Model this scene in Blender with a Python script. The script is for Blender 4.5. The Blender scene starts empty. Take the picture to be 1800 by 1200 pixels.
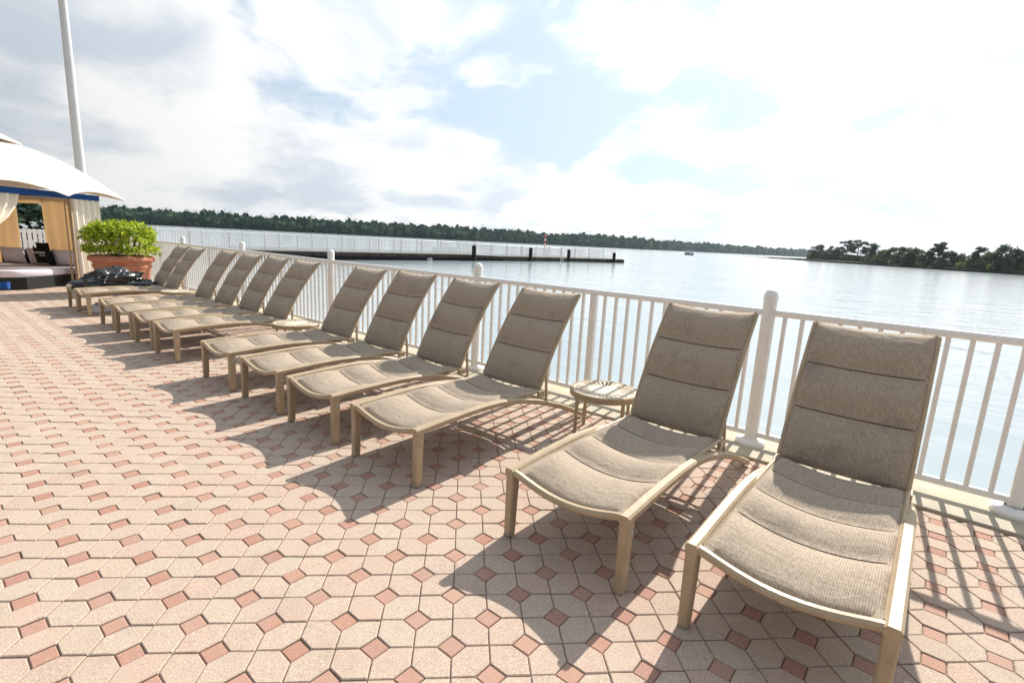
import bpy, math, random
from mathutils import Vector, Matrix, noise as mnoise
random.seed(7)
R = math.radians
sc = bpy.context.scene
col = sc.collection

# ------------------------------------------------------------------ camera
cam_d = bpy.data.cameras.new('camera'); cam = bpy.data.objects.new('camera', cam_d); col.objects.link(cam)
CAM = Vector((1.42438, -1.61938, 1.53497))
cr = Vector((0.76520513, 0.641863, 0.04972925)); cd = Vector((0.16054585, -0.11545026, -0.98025317)); cf = Vector((-0.62344698, 0.75807858, -0.19139157))
m = Matrix((cr, -cd, -cf)).transposed().to_4x4(); m.translation = CAM
cam.matrix_world = m
cam_d.sensor_width = 36.0; cam_d.lens = 36.0 * 899.73 / 1800.0
cam_d.clip_start = 0.05; cam_d.clip_end = 20000
sc.camera = cam
FPX = 899.73
def ray(x, y): return cr * ((x - 900) / FPX) + cd * ((y - 600) / FPX) + cf          # pixel of the 1800x1200 photograph -> direction, depth 1
def at_depth(x, y, D): return CAM + ray(x, y) * D
def in_view(p):
    v = p - CAM; z = v.dot(cf)
    if z < 0.2: return None
    return (900 + FPX * v.dot(cr) / z, 600 + FPX * v.dot(cd) / z, z)
def horizon_y(x): return 389.0 + 0.0507 * (x - 200)

# ------------------------------------------------------------------ light
SUN_TO = Vector((-0.12, 1.30, 1.0)).normalized()
EL = math.asin(SUN_TO.z); AZ = math.atan2(SUN_TO.x, SUN_TO.y)
sd = bpy.data.lights.new('sun', 'SUN'); sd.energy = 5.0; sd.angle = R(0.55); sd.color = (1.0, 0.94, 0.85)
so = bpy.data.objects.new('sun', sd); col.objects.link(so)
so.rotation_euler = SUN_TO.to_track_quat('Z', 'Y').to_euler(); so.location = (0, 40, 40)
sc.view_settings.view_transform = 'Standard'; sc.view_settings.look = 'None'
sc.view_settings.gamma = 1.0; sc.view_settings.use_curve_mapping = False
sc.view_settings.exposure = 0.5

class NT:
    """small helper for node trees"""
    def __init__(s, tree): s.t = tree; s.n = tree.nodes; s.l = tree.links
    def node(s, typ, **kw):
        n = s.n.new(typ)
        for k, v in kw.items(): setattr(n, k, v)
        return n
    def put(s, sock, v):
        if v is None: return
        if hasattr(v, 'is_output') or isinstance(v, bpy.types.NodeSocket): s.l.new(v, sock)
        else: sock.default_value = v
    def math(s, op, a, b=None, c=None, clamp=False):
        n = s.node('ShaderNodeMath', operation=op, use_clamp=clamp)
        for i, v in enumerate((a, b, c)): s.put(n.inputs[i], v)
        return n.outputs[0]
    def vmath(s, op, a, b=None):
        n = s.node('ShaderNodeVectorMath', operation=op)
        s.put(n.inputs[0], a)
        if b is not None:
            if op == 'SCALE': s.put(n.inputs[3], b)
            else: s.put(n.inputs[1], b)
        return n.outputs['Value'] if op in ('DOT_PRODUCT', 'LENGTH') else n.outputs[0]
    def noise(s, vec, scale, detail=4, rough=0.5, dist=0.0, color=False):
        n = s.node('ShaderNodeTexNoise'); s.put(n.inputs['Vector'], vec)
        n.inputs['Scale'].default_value = scale; n.inputs['Detail'].default_value = detail
        n.inputs['Roughness'].default_value = rough; n.inputs['Distortion'].default_value = dist
        return n.outputs['Color' if color else 'Fac']
    def ramp(s, v, a, b, lo=0.0, hi=1.0, smooth=True):
        n = s.node('ShaderNodeMapRange', interpolation_type='SMOOTHSTEP' if smooth else 'LINEAR')
        s.put(n.inputs['Value'], v)
        for nm, x in (('From Min', a), ('From Max', b), ('To Min', lo), ('To Max', hi)): s.put(n.inputs[nm], x)
        return n.outputs[0]
    def mix(s, f, a, b, blend='MIX'):
        n = s.node('ShaderNodeMix', data_type='RGBA', blend_type=blend)
        s.put(n.inputs[0], f); s.put(n.inputs[6], col4(a)); s.put(n.inputs[7], col4(b))
        return n.outputs[2]
    def sep(s, v):
        n = s.node('ShaderNodeSeparateXYZ'); s.put(n.inputs[0], v); return n.outputs
    def comb(s, x, y, z=0.0):
        n = s.node('ShaderNodeCombineXYZ')
        for i, v in enumerate((x, y, z)): s.put(n.inputs[i], v)
        return n.outputs[0]
def col4(c): return (c[0], c[1], c[2], 1.0) if isinstance(c, (tuple, list)) and len(c) == 3 else c

# ------------------------------------------------------------------ sky
SKY_OFF = (47.7116, 56.547, 0.0)
w = bpy.data.worlds.new('World'); sc.world = w; w.use_nodes = True
wt = NT(w.node_tree); wt.n.clear()
out = wt.node('ShaderNodeOutputWorld'); bg = wt.node('ShaderNodeBackground'); bg.inputs['Strength'].default_value = 0.08
wt.l.new(bg.outputs[0], out.inputs[0])
sky = wt.node('ShaderNodeTexSky', sky_type='NISHITA', sun_disc=False)
sky.sun_elevation = EL; sky.sun_rotation = AZ; sky.air_density = 1.0; sky.dust_density = 0.8; sky.ozone_density = 1.0
tc = wt.node('ShaderNodeTexCoord')
D = tc.outputs['Generated']
dx, dy, dz = wt.sep(D)
zc = wt.math('MAXIMUM', dz, 0.0)
den = wt.math('ADD', zc, 0.30)
P = wt.comb(wt.math('DIVIDE', dx, den), wt.math('DIVIDE', dy, den), 0.0)
P1 = wt.vmath('ADD', P, SKY_OFF)
warp = wt.vmath('SCALE', wt.vmath('SUBTRACT', wt.noise(P1, 2.2, 3, 0.5, color=True), (0.5, 0.5, 0.5)), 0.42)
Pw = wt.vmath('ADD', P1, warp)
big = wt.noise(P1, 0.8, 2, 0.5)
det = wt.noise(Pw, 2.4, 10, 0.55)
fld = wt.math('ADD', wt.math('MULTIPLY', big, 0.6), wt.math('MULTIPLY', det, 0.4))
low = wt.ramp(zc, 0.0, 0.28, 0.055, 0.0)                                  # more cloud seen edge-on towards the horizon
fl2 = wt.math('ADD', fld, low)
mask = wt.ramp(fl2, 0.435, 0.52)
shade = wt.noise(wt.vmath('ADD', Pw, (1.7, 0.9, 0.0)), 1.9, 8, 0.55)
thick = wt.ramp(wt.math('ADD', wt.math('MULTIPLY', shade, 0.7), wt.math('MULTIPLY', fl2, 0.3)), 0.45, 0.63)
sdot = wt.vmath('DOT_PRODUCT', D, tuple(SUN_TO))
near = wt.math('POWER', wt.math('MAXIMUM', wt.math('MULTIPLY_ADD', sdot, 0.5, 0.5), 0.0), 2.0)   # forward scattering, contrast raised to dim the unseen sky behind and deepen shade
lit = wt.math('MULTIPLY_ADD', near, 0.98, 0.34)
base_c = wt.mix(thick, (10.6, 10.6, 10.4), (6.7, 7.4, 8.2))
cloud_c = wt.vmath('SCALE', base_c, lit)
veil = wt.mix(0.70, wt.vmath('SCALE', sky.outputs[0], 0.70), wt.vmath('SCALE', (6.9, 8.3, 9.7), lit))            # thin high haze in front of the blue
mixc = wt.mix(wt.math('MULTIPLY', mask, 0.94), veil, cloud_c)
mixc = wt.mix(wt.ramp(dz, -0.02, 0.0), (3.0, 3.3, 3.6), mixc)
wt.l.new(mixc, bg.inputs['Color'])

# ------------------------------------------------------------------ material helper
def mat(name, base, rough=0.6, spec=0.4, metallic=0.0, var=0.0, vscale=6.0, bump=0.0, bscale=60.0, fn=None, two=None):
    mt = bpy.data.materials.new(name); mt.use_nodes = True
    t = NT(mt.node_tree); b = t.n['Principled BSDF']
    b.inputs['Base Color'].default_value = col4(base); b.inputs['Roughness'].default_value = rough
    b.inputs['Specular IOR Level'].default_value = spec; b.inputs['Metallic'].default_value = metallic
    pos = t.node('ShaderNodeNewGeometry').outputs['Position']
    if var or two:
        n = t.noise(pos, vscale, 5, 0.6)
        c2 = two if two else tuple(x * (1 - var) for x in base)
        c1 = base if two else tuple(min(1, x * (1 + var * 0.5)) for x in base)
        t.l.new(t.mix(t.ramp(n, 0.35, 0.65), c2, c1), b.inputs['Base Color'])
    if bump:
        bn = t.node('ShaderNodeBump'); bn.inputs['Strength'].default_value = 1.0; bn.inputs['Distance'].default_value = bump
        t.l.new(t.noise(pos, bscale, 4, 0.6), bn.inputs['Height']); t.l.new(bn.outputs[0], b.inputs['Normal'])
    if fn: fn(t, b, pos)
    return mt

A = 0.145; S2 = math.sqrt(0.5)                        # paver module; the pavers lie at 45 degrees to the railing
def paver_fn(diamond):
    def fn(t, b, pos):
        lx = t.vmath('DOT_PRODUCT', pos, (S2 / A, S2 / A, 0)); ly = t.vmath('DOT_PRODUCT', pos, (-S2 / A, S2 / A, 0))
        op = 'ROUND' if diamond else 'FLOOR'
        cell = t.comb(t.math(op, lx), t.math(op, ly), 3.0 if diamond else 0.0)
        wn = t.node('ShaderNodeTexWhiteNoise', noise_dimensions='3D'); t.l.new(cell, wn.inputs['Vector'])
        r = wn.outputs['Value']; r2 = t.sep(wn.outputs['Color'])[1]
        if diamond: c = t.mix(r, (0.36, 0.17, 0.118), (0.43, 0.24, 0.17))
        else: c = t.mix(r, (0.475, 0.342, 0.262), (0.465, 0.378, 0.288))
        c = t.mix(t.math('MULTIPLY', r2, 0.22), c, (0.36, 0.24, 0.19))
        wear = t.noise(pos, 1.3, 5, 0.6)
        c = t.mix(t.ramp(wear, 0.42, 0.66, 0.0, 0.20), c, (0.50, 0.40, 0.33))
        stain = t.noise(t.vmath('ADD', pos, (5.0, 2.0, 0.0)), 3.4, 6, 0.65)
        c = t.mix(t.ramp(stain, 0.52, 0.74, 0.0, 0.38), c, (0.30, 0.225, 0.185))
        st2 = t.noise(t.vmath('ADD', pos, (1.0, 8.0, 0.0)), 11.0, 5, 0.7)
        c = t.mix(t.ramp(st2, 0.60, 0.74, 0.0, 0.35), c, (0.27, 0.20, 0.17))
        sp = t.noise(pos, 170.0, 3, 0.75); sp2 = t.noise(t.vmath('ADD', pos, (3.0, 1.0, 0.0)), 240.0, 2, 0.6)
        c = t.mix(t.ramp(sp, 0.50, 0.64, 0.0, 0.70 if not diamond else 0.35), c, (0.26, 0.185, 0.16))
        c = t.mix(t.ramp(sp2, 0.53, 0.66, 0.0, 0.60 if not diamond else 0.25), c, (0.72, 0.64, 0.57))
        spot = t.node('ShaderNodeTexVoronoi'); spot.inputs['Scale'].default_value = 7.0; t.l.new(pos, spot.inputs['Vector'])
        c = t.mix(t.ramp(spot.outputs['Distance'], 0.018, 0.03, 0.75, 0.0), c, (0.10, 0.085, 0.08))
        t.l.new(c, b.inputs['Base Color'])
        bn = t.node('ShaderNodeBump'); bn.inputs['Strength'].default_value = 0.6; bn.inputs['Distance'].default_value = 0.0016
        t.l.new(t.noise(pos, 300.0, 3, 0.7), bn.inputs['Height']); t.l.new(bn.outputs[0], b.inputs['Normal'])
    return fn
M = {}
M['paver'] = mat('paver concrete', (0.5, 0.4, 0.3), 0.85, 0.25, fn=paver_fn(False))
M['diamond'] = mat('red paver concrete', (0.4, 0.2, 0.15), 0.85, 0.25, fn=paver_fn(True))
M['joint'] = mat('joint sand', (0.20, 0.15, 0.115), 0.95, 0.1, two=(0.42, 0.33, 0.26), vscale=9, bump=0.002, bscale=200)
M['far_paving'] = mat('far paving', (0.46, 0.33, 0.25), 0.9, 0.2, var=0.2, vscale=8)
def curb_fn(t, b, pos):
    n = t.noise(pos, 4.0, 6, 0.65); c = t.mix(t.ramp(n, 0.35, 0.7), (0.50, 0.45, 0.34), (0.40, 0.36, 0.29))
    r = t.noise(t.vmath('ADD', pos, (9, 0, 0)), 2.2, 5, 0.7); c = t.mix(t.ramp(r, 0.60, 0.74, 0, 0.5), c, (0.48, 0.33, 0.14))
    g = t.noise(pos, 90, 3, 0.6); c = t.mix(t.ramp(g, 0.55, 0.7, 0, 0.35), c, (0.25, 0.22, 0.18))
    t.l.new(c, b.inputs['Base Color'])
    bn = t.node('ShaderNodeBump'); bn.inputs['Distance'].default_value = 0.002; t.l.new(g, bn.inputs['Height']); t.l.new(bn.outputs[0], b.inputs['Normal'])
M['curb'] = mat('kerb concrete', (0.5, 0.45, 0.35), 0.85, 0.25, fn=curb_fn)
def rail_fn(t, b, pos):
    n = t.noise(pos, 14.0, 5, 0.65); x_, y_, z_ = t.sep(pos)
    c = t.mix(t.ramp(n, 0.35, 0.65), (0.82, 0.81, 0.785), (0.87, 0.86, 0.84))
    streak = t.noise(t.comb(t.math('MULTIPLY', x_, 60.0), t.math('MULTIPLY', y_, 60.0), t.math('MULTIPLY', z_, 3.0)), 1.0, 4, 0.6)
    c = t.mix(t.ramp(streak, 0.56, 0.74, 0.0, 0.30), c, (0.52, 0.47, 0.38))
    t.l.new(c, b.inputs['Base Color'])
M['white_metal'] = mat('white railing paint', (0.86, 0.85, 0.83), 0.40, 0.5, fn=rail_fn)
def scuff_fn(t, b, pos):
    n = t.noise(pos, 9.0, 6, 0.7); f = t.noise(pos, 70.0, 4, 0.7)
    c = t.mix(t.ramp(n, 0.38, 0.66), (0.385, 0.285, 0.175), (0.445, 0.335, 0.212))
    c = t.mix(t.ramp(f, 0.60, 0.72, 0.0, 0.55), c, (0.27, 0.20, 0.13))
    t.l.new(c, b.inputs['Base Color']); t.l.new(t.ramp(f, 0.3, 0.7, 0.36, 0.58), b.inputs['Roughness'])
M['frame'] = mat('champagne frame paint', (0.50, 0.385, 0.255), 0.45, 0.5, fn=scuff_fn)
M['frame_foot'] = mat('foot cap', (0.30, 0.25, 0.20), 0.6, 0.3)
M['table_metal'] = mat('table paint', (0.70, 0.62, 0.49), 0.4, 0.5, var=0.1, vscale=10)

def fabric_fn(t, b, pos):
    uv = t.node('ShaderNodeUVMap').outputs[0]
    oi = t.node('ShaderNodeObjectInfo').outputs['Random']
    u, v, _ = t.sep(uv)
    rib = t.noise(t.comb(t.math('MULTIPLY', u, 210.0), t.math('MULTIPLY', v, 55.0), t.math('MULTIPLY', oi, 40.0)), 1.0, 2, 0.6)
    yarn = t.node('ShaderNodeTexWave', wave_type='BANDS', bands_direction='X'); yarn.inputs['Scale'].default_value = 36.0
    yarn.inputs['Distortion'].default_value = 2.5; yarn.inputs['Detail'].default_value = 1.0; yarn.inputs['Detail Scale'].default_value = 3.0
    t.l.new(uv, yarn.inputs['Vector'])
    cross = t.node('ShaderNodeTexWave', wave_type='BANDS', bands_direction='Y'); cross.inputs['Scale'].default_value = 40.0
    cross.inputs['Distortion'].default_value = 1.5; t.l.new(uv, cross.inputs['Vector'])
    wv = t.math('ADD', t.math('MULTIPLY', rib, 0.68), t.math('ADD', t.math('MULTIPLY', yarn.outputs['Fac'], 0.22), t.math('MULTIPLY', cross.outputs['Fac'], 0.10)))
    c = t.mix(t.ramp(wv, 0.30, 0.68), (0.275, 0.213, 0.157), (0.46, 0.372, 0.286))
    dirt = t.noise(t.vmath('ADD', t.vmath('SCALE', t.comb(u, v, 0.0), 1.0), t.comb(t.math('MULTIPLY', oi, 31.0), t.math('MULTIPLY', oi, 17.0), 0.0)), 4.2, 6, 0.66)
    c = t.mix(t.ramp(dirt, 0.50, 0.74, 0, 0.45), c, (0.16, 0.13, 0.105))
    t.l.new(c, b.inputs['Base Color'])
    wr = t.noise(t.comb(t.math('MULTIPLY', u, 7.0), t.math('MULTIPLY', v, 14.0), t.math('MULTIPLY', oi, 9.0)), 1.0, 4, 0.55, 0.6)
    b1 = t.node('ShaderNodeBump'); b1.inputs['Distance'].default_value = 0.011; b1.inputs['Strength'].default_value = 0.8; t.l.new(wr, b1.inputs['Height'])
    b2 = t.node('ShaderNodeBump'); b2.inputs['Distance'].default_value = 0.0009; t.l.new(wv, b2.inputs['Height']); t.l.new(b1.outputs[0], b2.inputs['Normal'])
    t.l.new(b2.outputs[0], b.inputs['Normal'])
    b.inputs['Sheen Weight'].default_value = 0.08; b.inputs['Sheen Roughness'].default_value = 0.5
M['fabric'] = mat('woven sling fabric', (0.4, 0.33, 0.27), 0.85, 0.15, fn=fabric_fn)
M['seam'] = mat('seam thread', (0.085, 0.065, 0.05), 0.9, 0.1)
M['terracotta'] = mat('terracotta', (0.46, 0.17, 0.095), 0.75, 0.3, two=(0.52, 0.24, 0.15), vscale=5, bump=0.002, bscale=50)
M['soil'] = mat('soil', (0.05, 0.035, 0.025), 0.95, 0.1)
def leaf_mat(name, dark, light, trans=0.35, vs=7.0, rough=0.5, spec=0.35):
    def fn(t, b, pos):
        n = t.noise(pos, vs, 3, 0.6); r = t.node('ShaderNodeNewGeometry').outputs['Random Per Island']
        f = t.math('ADD', t.math('MULTIPLY', n, 0.5), t.math('MULTIPLY', r, 0.5))
        c = t.mix(t.ramp(f, 0.30, 0.72), dark, light); t.l.new(c, b.inputs['Base Color'])
        tr = t.node('ShaderNodeBsdfTranslucent'); t.l.new(c, tr.inputs['Color'])
        mx = t.node('ShaderNodeMixShader'); mx.inputs[0].default_value = trans
        o = t.n['Material Output']; t.l.new(b.outputs[0], mx.inputs[1]); t.l.new(tr.outputs[0], mx.inputs[2]); t.l.new(mx.outputs[0], o.inputs[0])
    return mat(name, dark, rough, spec, fn=fn)
M['bush'] = leaf_mat('lime shrub leaf', (0.17, 0.27, 0.012), (0.60, 0.66, 0.06), 0.45, 6.0)
M['tree_leaf'] = leaf_mat('tree leaf', (0.012, 0.030, 0.014), (0.05, 0.095, 0.04), 0.2, 0.5)
M['cypress_leaf'] = leaf_mat('cypress foliage', (0.045, 0.072, 0.040), (0.13, 0.17, 0.09), 0.4, 0.4, 0.85, 0.05)
M['bright_leaf'] = leaf_mat('waterside shrub leaf', (0.10, 0.16, 0.045), (0.26, 0.34, 0.11), 0.4, 0.5, 0.85, 0.05)
M['olive_leaf'] = leaf_mat('broadleaf foliage', (0.06, 0.095, 0.038), (0.17, 0.22, 0.09), 0.4, 0.4, 0.85, 0.05)
M['forest'] = leaf_mat('far forest foliage', (0.013, 0.036, 0.022), (0.070, 0.118, 0.058), 0.08, 0.09, 0.9, 0.0)
M['reed'] = leaf_mat('reed', (0.035, 0.042, 0.022), (0.10, 0.10, 0.05), 0.2, 0.6)
M['bark'] = mat('bark', (0.13, 0.105, 0.085), 0.9, 0.2, var=0.3, vscale=3)
M['land'] = mat('island soil', (0.07, 0.065, 0.04), 0.95, 0.1, var=0.3, vscale=0.2)
M['canvas'] = mat('cream canvas', (0.74, 0.685, 0.60), 0.8, 0.2, var=0.08, vscale=3, bump=0.02, bscale=2.5)
def tan_fn(t, b, pos):
    tr = t.node('ShaderNodeBsdfTranslucent'); tr.inputs['Color'].default_value = (0.84, 0.68, 0.46, 1)
    mx = t.node('ShaderNodeMixShader'); mx.inputs[0].default_value = 0.45
    o = t.n['Material Output']; t.l.new(b.outputs[0], mx.inputs[1]); t.l.new(tr.outputs[0], mx.inputs[2]); t.l.new(mx.outputs[0], o.inputs[0])
M['curtain'] = mat('curtain canvas', (0.78, 0.66, 0.50), 0.85, 0.15, fn=tan_fn)
M['cream_curtain'] = mat('cream curtain', (0.82, 0.76, 0.65), 0.85, 0.15)
M['blue'] = mat('blue valance', (0.008, 0.075, 0.30), 0.7, 0.3, var=0.15, vscale=4)
M['wicker'] = mat('black wicker', (0.010, 0.012, 0.012), 0.5, 0.4, bump=0.004, bscale=60)
M['white_cloth'] = mat('white upholstery', (0.72, 0.68, 0.74), 0.8, 0.2, var=0.05, vscale=4, bump=0.01, bscale=5)
M['black_cloth'] = mat('black cloth', (0.012, 0.014, 0.013), 0.8, 0.2, bump=0.004, bscale=12)
M['print'] = mat('white print', (0.6, 0.6, 0.58), 0.7, 0.2)
M['black_plastic'] = mat('black shiny bag', (0.010, 0.011, 0.013), 0.24, 0.6, bump=0.014, bscale=9)
M['strap'] = mat('pale strap', (0.55, 0.55, 0.54), 0.4, 0.5)
M['white_plastic'] = mat('white plastic', (0.78, 0.79, 0.80), 0.4, 0.5)
M['dark_wood'] = mat('brown wood', (0.10, 0.06, 0.035), 0.6, 0.3, var=0.3, vscale=8)
M['pier_wood'] = mat('pier timber', (0.060, 0.052, 0.045), 0.85, 0.25, var=0.4, vscale=1.5)
M['pier_deck'] = mat('pier planks', (0.20, 0.18, 0.155), 0.85, 0.25, var=0.25, vscale=2)
M['pile'] = mat('tarred pile', (0.012, 0.012, 0.012), 0.7, 0.3)
M['red'] = mat('red paint', (0.55, 0.02, 0.02), 0.45, 0.5)
M['grey_metal'] = mat('grey metal', (0.42, 0.43, 0.44), 0.4, 0.5)
M['pole_white'] = mat('white pole paint', (0.58, 0.59, 0.59), 0.4, 0.5, var=0.05, vscale=2)
M['lakebed'] = mat('wall concrete', (0.30, 0.27, 0.22), 0.9, 0.2, var=0.3, vscale=2)
def water_fn(t, b, pos):
    x, y, z = t.sep(pos)
    st = t.comb(t.math('MULTIPLY', x, 0.8), t.math('MULTIPLY', y, 1.5), 0.0)
    n1 = t.noise(st, 0.55, 3, 0.5, 0.4); n2 = t.noise(t.vmath('ADD', st, (11, 3, 0)), 2.3, 3, 0.55, 0.3)
    patch = t.ramp(t.noise(t.comb(t.math('MULTIPLY', x, 0.5), y, 0.0), 0.07, 3, 0.5), 0.40, 0.62, 0.35, 1.0)
    h = t.math('ADD', t.math('MULTIPLY', n1, 0.052), t.math('MULTIPLY', t.math('MULTIPLY', n2, 0.020), patch))
    bn = t.node('ShaderNodeBump'); bn.inputs['Strength'].default_value = 1.0; bn.inputs['Distance'].default_value = 1.0
    t.l.new(h, bn.inputs['Height']); t.l.new(bn.outputs[0], b.inputs['Normal'])
    b.inputs['IOR'].default_value = 1.33
M['water'] = mat('lake water', (0.33, 0.385, 0.41), 0.13, 0.5, fn=water_fn)

# ------------------------------------------------------------------ mesh helpers
class MB:
    def __init__(s): s.v = []; s.f = []; s.uv = None
    def add(s, vs, fs):
        o = len(s.v); s.v += [tuple(p) for p in vs]; s.f += [tuple(i + o for i in f) for f in fs]; return o
    def box(s, x0, x1, y0, y1, z0, z1, M4=None):
        vs = [Vector((x, y, z)) for x in (x0, x1) for y in (y0, y1) for z in (z0, z1)]
        if M4: vs = [M4 @ p for p in vs]
        s.add(vs, [(0, 1, 3, 2), (4, 6, 7, 5), (0, 4, 5, 1), (2, 3, 7, 6), (0, 2, 6, 4), (1, 5, 7, 3)]); return s
    def bbox(s, x0, x1, y0, y1, z0, z1, b=0.004):
        """box with chamfered vertical and top edges"""
        def ring(k, z): return [(x0 + k, y0 + b, z), (x0 + b, y0 + k, z), (x1 - b, y0 + k, z), (x1 - k, y0 + b, z), (x1 - k, y1 - b, z), (x1 - b, y1 - k, z), (x0 + b, y1 - k, z), (x0 + k, y1 - b, z)]
        rings = [ring(b * .7, z0), ring(0, z0 + b), ring(0, z1 - b), ring(b * .7, z1)]
        s.loft(rings, True, True, True); return s
    def loft(s, rings, closed=True, cap0=False, cap1=False):
        n = len(rings[0]); o = len(s.v)
        for r in rings: s.v += [tuple(p) for p in r]
        for i in range(len(rings) - 1):
            for j in range(n if closed else n - 1):
                a = o + i * n + j; b = o + i * n + (j + 1) % n
                s.f.append((a, b, b + n, a + n))
        if cap0: s.f.append(tuple(o + j for j in reversed(range(n))))
        if cap1: s.f.append(tuple(o + (len(rings) - 1) * n + j for j in range(n)))
        return s
    def tube(s, pts, r, n=8, cap=True, r1=None):
        pts = [Vector(p) for p in pts]; rings = []
        for i, p in enumerate(pts):
            d = (pts[min(i + 1, len(pts) - 1)] - pts[max(i - 1, 0)]).normalized()
            up = Vector((0, 0, 1)) if abs(d.z) < 0.9 else Vector((1, 0, 0))
            a = d.cross(up).normalized(); b = a.cross(d)
            rr = r if r1 is None else r + (r1 - r) * i / (len(pts) - 1)
            rings.append([p + (a * math.cos(2 * math.pi * k / n) + b * math.sin(2 * math.pi * k / n)) * rr for k in range(n)])
        s.loft(rings, True, cap, cap); return s
    def rect_sweep(s, pts, w, h, axis=(1, 0, 0), b=0.006):
        """chamfered rectangular tube: w along axis, h across"""
        ax = Vector(axis).normalized(); pts = [Vector(p) for p in pts]; rings = []
        for i, p in enumerate(pts):
            d = (pts[min(i + 1, len(pts) - 1)] - pts[max(i - 1, 0)]).normalized()
            up = ax.cross(d).normalized()
            q = []
            for (sx, sy) in ((-1, -1), (1, -1), (1, 1), (-1, 1)):
                k1 = ax * sx * (w / 2 - (b if sx * sy > 0 else 0)) + up * sy * (h / 2 - (0 if sx * sy > 0 else b))
                k2 = ax * sx * (w / 2 - (0 if sx * sy > 0 else b)) + up * sy * (h / 2 - (b if sx * sy > 0 else 0))
                q += [p + k2, p + k1]
            rings.append(q)
        s.loft(rings, True, True, True); return s
    def lathe(s, prof, n=24, c=(0, 0, 0), cap0=True, cap1=True):
        rings = [[(c[0] + r * math.cos(2 * math.pi * k / n), c[1] + r * math.sin(2 * math.pi * k / n), c[2] + z) for k in range(n)] for r, z in prof]
        s.loft(rings, True, cap0, cap1); return s
    def blob(s, c, rx, ry, rz, jit=0.25, seed=0, nu=7, nv=5):
        rings = []
        for i in range(1, nv):
            th = math.pi * i / nv; ring = []
            for j in range(nu):
                ph = 2 * math.pi * (j + 0.5 * (i % 2)) / nu
                d = Vector((math.sin(th) * math.cos(ph), math.sin(th) * math.sin(ph), math.cos(th)))
                k = 1 + jit * mnoise.noise(d * 2.1 + Vector((seed * 3.7, seed * 1.3, seed)))* 1.6
                ring.append((c[0] + d.x * rx * k, c[1] + d.y * ry * k, c[2] + d.z * rz * k))
            rings.append(ring)
        o = len(s.v); s.loft(rings)
        t = len(s.v); s.v += [(c[0], c[1], c[2] + rz), (c[0], c[1], c[2] - rz)]
        for j in range(nu):
            s.f.append((o + (j + 1) % nu, o + j, t)); q = o + (nv - 2) * nu
            s.f.append((q + j, q + (j + 1) % nu, t + 1))
        return s
    def leaf(s, p, d, n, L, W):
        """a leaf of two faces folded along its rib"""
        d = d.normalized(); sd_ = d.cross(n).normalized(); nn = sd_.cross(d)
        o = len(s.v)
        s.v += [tuple(p), tuple(p + d * L * .5 + sd_ * W * .5 + nn * L * .08), tuple(p + d * L), tuple(p + d * L * .5 - sd_ * W * .5 + nn * L * .08)]
        s.f += [(o, o + 1, o + 2), (o, o + 2, o + 3)]
    def mesh(s, name, smooth=None):
        me = bpy.data.meshes.new(name); me.from_pydata(s.v, [], s.f)
        if smooth is not None:
            me.shade_smooth() if hasattr(me, 'shade_smooth') else me.polygons.foreach_set('use_smooth', [True] * len(me.polygons))
            if smooth < 180: me.set_sharp_from_angle(angle=R(smooth))
        me.update(); return me
    def build(s, name, material, parent=None, smooth=None, loc=None, rot=None):
        me = s.mesh(name, smooth); me.materials.append(material)
        return link(name, me, parent, loc, rot)
def link(name, me, parent=None, loc=None, rot=None):
    o = bpy.data.objects.new(name, me); col.objects.link(o); o.parent = parent
    if loc is not None: o.location = loc
    if rot is not None: o.rotation_euler = rot
    return o
def empty(name, loc=(0, 0, 0), rz=0.0):
    o = bpy.data.objects.new(name, None); col.objects.link(o); o.location = loc; o.rotation_euler = (0, 0, rz); o.empty_display_size = 0.1; return o
def tag(o, label=None, cat=None, group=None, kind=None):
    if label: o['label'] = label
    if cat: o['category'] = cat
    if group: o['group'] = group
    if kind: o['kind'] = kind
    return o
def kids(o): return [c for c in bpy.data.objects if c.parent == o]
def copy_tree(o, parent=None, tree=None):
    c = o.copy(); col.objects.link(c); c.parent = parent
    for ch in kids(o): copy_tree(ch, c)
    return c

# ------------------------------------------------------------------ water, patio, kerb
WZ = -0.45
mb = MB(); mb.add([(-2600, -600, WZ), (1500, -600, WZ), (1500, 3200, WZ), (-2600, 3200, WZ)], [(0, 1, 2, 3)])
tag(mb.build('lake', M['water']), kind='structure')
FY = 2.71                                             # the railing's line
patio = MB(); patio.box(-70, 14, -45, 2.392, -0.6, -0.011)
patio = tag(patio.build('patio', M['joint']), kind='structure')
mb = MB(); mb.add([(-70, -45, -0.006), (-21.05, -45, -0.006), (-21.05, 2.39, -0.006), (-70, 2.39, -0.006)], [(0, 1, 2, 3)])
mb.add([(-21.05, -45, -0.006), (14, -45, -0.006), (14, -4.35, -0.006), (-21.05, -4.35, -0.006)], [(0, 1, 2, 3)])
mb.build('outer_paving', M['far_paving'], patio)
mb = MB()
x = -70.0
kerb = empty('kerb'); tag(kerb, kind='structure')
while x < 13.9:
    L = 2.44 if x > -24 else 12.0
    q = MB().bbox(x + .004, x + L - .004, 2.396, 3.02, -0.7, 0.018, 0.006); q.build('kerb_slab', M['curb'], kerb)
    x += L
mb = MB().box(-70, 14, 2.40, 2.99, -1.6, -0.02); tag(mb.build('sea_wall', M['lakebed']), kind='structure')

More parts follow.
